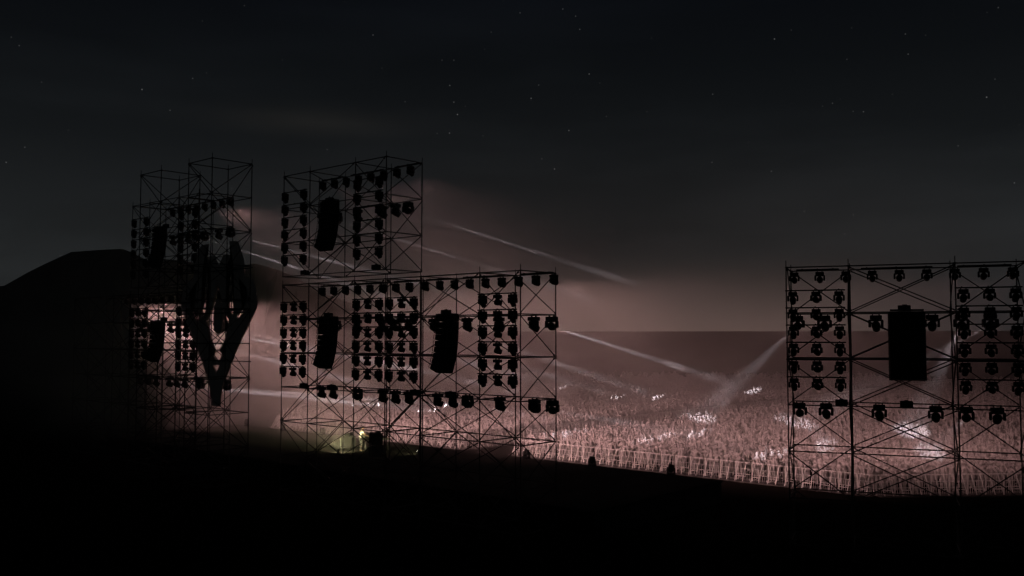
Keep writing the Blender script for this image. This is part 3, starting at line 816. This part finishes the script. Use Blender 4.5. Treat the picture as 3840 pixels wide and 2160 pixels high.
def np_mesh(me):
    n = len(me.vertices); co = np.empty(n * 3, np.float32); me.vertices.foreach_get('co', co)
    me.calc_loop_triangles(); t = np.empty(len(me.loop_triangles) * 3, np.int32); me.loop_triangles.foreach_get('vertices', t)
    return co.reshape(-1, 3), t.reshape(-1, 3)
MID, LOW = [], []
for p_ in POSE:
    m1 = skin_body(skeleton(ARMS[p_], fingers=False), 1, 'mid', 1.16); MID.append(np_mesh(m1)); bpy.data.meshes.remove(m1)
    m0 = skin_body(skeleton(ARMS[p_], fingers=False, feet=False), 0, 'low', 1.1); LOW.append(np_mesh(m0)); bpy.data.meshes.remove(m0)

BY = 55.6                                              # line of the front barriers
XL, XR = CX - 30.7, CX + 30.7
WA = R(46)
def wing(x):                                           # y of the crowd's edge
    if x > XR: return BY + (x - XR) * math.tan(WA)
    if x < XL: return BY + (XL - x) * math.tan(WA)
    return BY
Fw = Vector((-math.sin(YAW), math.cos(YAW))); Rt = Vector((math.cos(YAW), math.sin(YAW)))
def in_view(x, y, m=1.06):
    dp = x * Fw.x + y * Fw.y; la = x * Rt.x + y * Rt.y
    return dp > 5 and abs(la) < dp * 0.557 * m + 1.5
AISLE = (CX - 3.15, CX + 2.1)
pts = []
y = BY + 0.75; row = 0
while y < 205:
    sp = 0.60 + 0.0022 * (y - BY)
    x = -190.0 + (row % 2) * sp * 0.5
    while x < 40:
        px, py = x + rng.uniform(-.27, .27) * sp * 1.3, y + rng.uniform(-.27, .27) * sp * 1.6
        if py > wing(px) + 0.55 and not (AISLE[0] - 0.75 < px < AISLE[1] + 0.75) and in_view(px, py):
            dist = math.hypot(px, py)
            keep = 0.87 if dist < 150 else max(0.0, 0.87 - (dist - 150) / 70)
            if rng.random() < keep: pts.append((dist, px, py))
        x += sp
    y += sp * 1.55; row += 1
pts.sort()
NEAR = 300
def facing(x, y):
    return math.atan2(-(CX - x), 40.0 - y) if False else math.atan2((x - CX) * 1.0, (40.0 - y)) 
for i, (dist, x, y) in enumerate(pts[:NEAR]):
    pose = POSE[int(rng.choice(len(POSE), p=[.46, .20, .18, .04, .02, .10]))]
    o = link('person', HI[pose])
    ang = math.atan2(-((CX + (x - CX) * 0.5) - x), 30.0 - y) + rng.normal(0, 0.16)
    o.location = (x, y, 0); o.rotation_euler = (0, 0, ang)
    s = rng.normal(1.02, 0.045); o.scale = (s, s, s)
    if x > XR: zone = 'behind the turned barrier at right'
    elif y < BY + 2.0: zone = 'against the long front barrier'
    else: zone = 'a few rows behind the front barrier'
    tag(o, f'grey figure, {pose}, {zone}', 'person', 'people of the crowd nearest the stage')

def merged_crowd(name, P, lib, m):
    cs, ts, off = [], [], 0
    for dist, x, y in P:
        co, tr = lib[int(rng.choice(len(lib), p=[.46, .20, .18, .04, .02, .10]))]
        ang = math.atan2(-((CX + (x - CX) * 0.5) - x), 30.0 - y) + rng.normal(0, 0.2)
        s = rng.normal(1.02, 0.05); c_, s_ = math.cos(ang) * s, math.sin(ang) * s
        c2 = np.stack([co[:, 0] * c_ - co[:, 1] * s_ + x, co[:, 0] * s_ + co[:, 1] * c_ + y, co[:, 2] * s], 1)
        cs.append(c2); ts.append(tr + off); off += len(co)
    return np.concatenate(cs), np.concatenate(ts), off
rest = pts[NEAR:]
cut = next((i for i, p_ in enumerate(rest) if p_[0] > 88), len(rest))
c1, t1, n1 = merged_crowd('a', rest[:cut], MID, None)
c2, t2, n2 = merged_crowd('b', rest[cut:], LOW, None)
co = np.concatenate([c1, c2]).astype(np.float32); tr = np.concatenate([t1, t2 + n1]).astype(np.int32)
me = bpy.data.meshes.new('crowd')
me.vertices.add(len(co)); me.vertices.foreach_set('co', co.ravel())
me.loops.add(tr.size); me.loops.foreach_set('vertex_index', tr.ravel())
me.polygons.add(len(tr)); me.polygons.foreach_set('loop_start', np.arange(0, tr.size, 3, dtype=np.int32))
me.polygons.foreach_set('use_smooth', np.ones(len(tr), bool))
me.update(calc_edges=True)
me.materials.append(M['figure'])
o = link('crowd', me)
tag(o, 'dense mass of grey figures filling the field behind the front rows', 'crowd', kind='stuff')
print('crowd', len(pts), len(co), len(tr))

# the DJ: one body, clothes as children
def dj():
    arms = (A(-1, 0.06, -0.27, 0.03, -0.05, 0.08, 0.24), A(1, 0.10, -0.22, 0.02, -0.10, 0.16, 0.24))
    t = empty('person', (-51.9, 42.35, DECK_Z), R(-14))
    tag(t, 'man in a white shirt and grey trousers reaching over the DJ table', 'person')
    b = skin_body(skeleton(arms, lean=0.5), 2, 'body'); b.materials.append(M['skin']); link('body', b, t)
    def part(name, idx, m):
        o = skin_body(idx, 2, name); o.materials.append(m); link(name, o, t)
    L = 0.5
    part('shirt', [((0, 0, 0.93), 0.165, None), ((0, 0.005, 1.12), 0.155, 0), ((0, -0.005 + L * .1, 1.30), 0.178, 1), ((0, -0.01 + L * .15, 1.43), 0.14, 2), ((0, L * .18, 1.50), 0.07, 3),
                   ((-0.19, -0.01 + L * .15, 1.42), 0.082, 3), ((-0.235, 0.05, 1.26), 0.068, 5), ((0.19, -0.01 + L * .15, 1.42), 0.082, 3), ((0.255, 0.09, 1.28), 0.068, 7)], M['shirt'])
    part('trousers', [((0, 0, 0.98), 0.158, None), ((-0.10, 0, 0.90), 0.110, 0), ((-0.12, 0.02, 0.50), 0.078, 1), ((-0.13, -0.02, 0.10), 0.062, 2),
                      ((0.10, 0, 0.90), 0.110, 0), ((0.12, 0.02, 0.50), 0.078, 4), ((0.13, -0.02, 0.10), 0.062, 5)], M['trousers'])
    part('hair', [((0, -0.01 + L * .22, 1.70), 0.100, None), ((0, -0.005 + L * .22, 1.79), 0.072, 0)], M['hair'])
    for s in (-1, 1):
        part('shoe', [((s * 0.13, -0.06, 0.045), 0.045, None), ((s * 0.14, 0.06, 0.045), 0.045, 0), ((s * 0.145, 0.17, 0.035), 0.035, 1)], M['rubber'])
dj()

# ------------------------------------------------------------------ crowd barriers
BW = 1.10
def barrier_meshes():
    o = {}
    bm = bmesh.new()
    w = BW
    box(bm, (0, -0.01, 1.225), (w - 0.01, 0.09, 0.065))
    box(bm, (-w / 2 + 0.07, 0.004, 0.62), (0.10, 0.045, 1.14))
    for z in (0.82, 0.46): box(bm, (0.065, 0, z), (w - 0.15, 0.035, 0.035))
    for k in range(7):
        x = -w / 2 + 0.23 + k * 0.135
        box(bm, (x, 0, 0.44), (0.022, 0.022, 0.72))
    for x in (-0.12, 0.22): box(bm, (x, 0, 1.01), (0.022, 0.022, 0.36))
    o['panel'] = mesh('panel', bm, M['barrier'])
    bm = bmesh.new(); ln = math.hypot(0.62, 1.20)
    box(bm, (0, -0.31 - 0.03, 0.62), (0.056, 0.04, ln), rot=Matrix.Rotation(math.atan2(-0.62, 1.20), 4, 'X'))
    o['brace'] = mesh('brace', bm, M['barrier'])
    bm = bmesh.new(); box(bm, (0, -0.46, 0.40), (0.50, 0.04, 0.045)); o['crossbar'] = mesh('crossbar', bm, M['barrier'])
    bm = bmesh.new()
    box(bm, (0, -0.33, 0.025), (w - 0.02, 0.72, 0.03)); box(bm, (0, -0.70, 0.06), (w - 0.02, 0.04, 0.08)); box(bm, (0, 0.45, 0.025), (w - 0.02, 0.80, 0.03))
    o['foot_plate'] = mesh('foot_plate', bm, M['tread'])
    return o
BM = barrier_meshes()
def barrier(x, y, ang, label, group):
    t = empty('crowd_barrier', (x, y, 0), ang); tag(t, label, 'barrier', group)
    link('panel', BM['panel'], t); link('foot_plate', BM['foot_plate'], t)
    for sx in (-0.27, 0.27): link('brace', BM['brace'], t, Matrix.Translation((sx, 0, 0)))
    link('crossbar', BM['crossbar'], t)
G_B = 'crowd barriers along the stage front'
def run(p0, p1, ang, label, group):
    p0, p1 = Vector(p0), Vector(p1); L = (p1 - p0).length; n = int(L // BW + 0.5)
    for i in range(n):
        p = p0 + (p1 - p0) * ((i + 0.5) / n)
        if in_view(p.x, p.y, 1.03): barrier(p.x, p.y, ang, label, group)
run((XL, BY), (AISLE[0], BY), 0, 'steel crowd barrier in the front line left of the aisle', G_B)
run((AISLE[1], BY), (XR, BY), 0, 'steel crowd barrier in the front line right of the aisle', G_B)
run((XR, BY), (XR + 22, BY + 22 * math.tan(WA)), WA, 'steel crowd barrier in the turned line at far right', G_B)
run((XL - 12, BY + 12 * math.tan(WA)), (XL, BY), -WA, 'steel crowd barrier in the turned line at far left', G_B)
G_A = 'crowd barriers along the aisle'
run((AISLE[0], BY + 0.6), (AISLE[0], 195), PI / 2, 'crowd barrier in the left line of the aisle', G_A)
run((AISLE[1], 195), (AISLE[1], BY + 0.6), -PI / 2, 'crowd barrier in the right line of the aisle', G_A)

# ------------------------------------------------------------------ haze and smoke
def volume_mat(name, col, dens, noise=None):
    m = bpy.data.materials.new(name); m.use_nodes = True
    t = m.node_tree; t.nodes.clear()
    out = t.nodes.new('ShaderNodeOutputMaterial'); pv = t.nodes.new('ShaderNodeVolumePrincipled')
    pv.inputs['Color'].default_value = (*col, 1); pv.inputs['Density'].default_value = dens
    pv.inputs['Anisotropy'].default_value = 0.0
    t.links.new(pv.outputs[0], out.inputs['Volume'])
    if noise: noise(t, pv)
    return m
bm = bmesh.new(); box(bm, (0, 0, 33), (1960, 1960, 68))
hz = link('haze', mesh('haze', bm, volume_mat('haze_air', (0.95, 0.93, 0.92), 0.00035)))
tag(hz, kind='stuff')

SMK_C, SMK_H = (-58.0, 61.0, 11.0), (56.0, 38.0, 12.5)
def plume(t, pv):
    def nd(k, **kw):
        n = t.nodes.new(k)
        for a, b in kw.items(): setattr(n, a, b)
        return n
    def mrange(src, a, b, c, d, smooth=True):
        n = nd('ShaderNodeMapRange')
        if smooth: n.interpolation_type = 'SMOOTHSTEP'
        for k, v_ in zip(('From Min', 'From Max', 'To Min', 'To Max'), (a, b, c, d)): n.inputs[k].default_value = v_
        t.links.new(src, n.inputs['Value']); return n.outputs[0]
    def mulv(a, b):
        n = nd('ShaderNodeMath', operation='MULTIPLY'); t.links.new(a, n.inputs[0])
        if isinstance(b, float): n.inputs[1].default_value = b
        else: t.links.new(b, n.inputs[1])
        return n.outputs[0]
    tc = nd('ShaderNodeTexCoord')
    n = nd('ShaderNodeTexNoise'); n.inputs['Scale'].default_value = 0.10; n.inputs['Detail'].default_value = 5.0; n.inputs['Roughness'].default_value = 0.65
    mp = nd('ShaderNodeMapping'); mp.inputs['Scale'].default_value = (0.9, 0.8, 1.5)
    t.links.new(tc.outputs['Object'], mp.inputs[0]); t.links.new(mp.outputs[0], n.inputs['Vector'])
    d = mrange(n.outputs['Fac'], 0.41, 0.63, 0.14, 1.7)
    spz = nd('ShaderNodeSeparateXYZ'); t.links.new(tc.outputs['Object'], spz.inputs[0])
    mxn = nd('ShaderNodeMath', operation='MAXIMUM'); t.links.new(d, mxn.inputs[0]); t.links.new(mrange(spz.outputs['Z'], -3.0, 5.0, 0.45, 0.08), mxn.inputs[1])
    d = mxn.outputs[0]
    # fade towards every side of the domain, thin out with height, drift thicker to stage right
    ln = nd('ShaderNodeVectorMath', operation='MULTIPLY'); ln.inputs[1].default_value = tuple(1 / h for h in SMK_H)
    t.links.new(tc.outputs['Object'], ln.inputs[0])
    ab = nd('ShaderNodeVectorMath', operation='MULTIPLY'); t.links.new(ln.outputs[0], ab.inputs[0]); t.links.new(ln.outputs[0], ab.inputs[1])
    a2 = nd('ShaderNodeVectorMath', operation='DOT_PRODUCT'); t.links.new(ab.outputs[0], a2.inputs[0]); t.links.new(ab.outputs[0], a2.inputs[1])
    d = mulv(d, mrange(a2.outputs['Value'], 0.25, 1.0, 1.0, 0.0))
    sp = nd('ShaderNodeSeparateXYZ'); t.links.new(tc.outputs['Object'], sp.inputs[0])
    d = mulv(d, mrange(sp.outputs['Z'], -6.0, 7.0, 1.0, 0.46))
    d = mulv(d, mrange(sp.outputs['X'], -24.0, 16.0, 2.1, 0.54))
    d = mulv(d, mrange(sp.outputs['X'], 27.0, 42.0, 1.0, 0.22))
    t.links.new(mulv(d, SMOKE), pv.inputs['Density'])
SMOKE = 0.0082
bm = bmesh.new(); box(bm, (0, 0, 0), tuple(2 * h for h in SMK_H))
sm_ = link('stage_smoke', mesh('stage_smoke', bm, volume_mat('stage_smoke_air', (0.93, 0.91, 0.90), 0.01, plume)))
sm_.location = SMK_C
tag(sm_, 'thin drifting stage smoke lit by the lamps in front of the scaffolds', 'smoke', kind='stuff')
def mist(t, pv):
    tc = t.nodes.new('ShaderNodeTexCoord')
    ln = t.nodes.new('ShaderNodeVectorMath'); ln.operation = 'MULTIPLY'; ln.inputs[1].default_value = (1 / 16.0, 1 / 6.0, 1 / 2.4)
    t.links.new(tc.outputs['Object'], ln.inputs[0])
    le = t.nodes.new('ShaderNodeVectorMath'); le.operation = 'LENGTH'; t.links.new(ln.outputs[0], le.inputs[0])
    f = t.nodes.new('ShaderNodeMapRange'); f.interpolation_type = 'SMOOTHSTEP'
    f.inputs['From Min'].default_value = 0.1; f.inputs['From Max'].default_value = 1.0; f.inputs['To Min'].default_value = 0.010; f.inputs['To Max'].default_value = 0.0
    t.links.new(le.outputs['Value'], f.inputs['Value']); t.links.new(f.outputs[0], pv.inputs['Density'])
bm = bmesh.new(); box(bm, (0, 0, 0), (32, 12, 4.8))
ms_ = link('stage_mist', mesh('stage_mist', bm, volume_mat('stage_mist_air', (0.93, 0.92, 0.88), 0.02, mist)))
ms_.location = (-58.0, 40.6, 1.9)
tag(ms_, 'low mist rolling over the stage floor left of the DJ', 'smoke', kind='stuff')
S.cycles.volume_step_rate = 0.5
S.cycles.volume_max_steps = 256
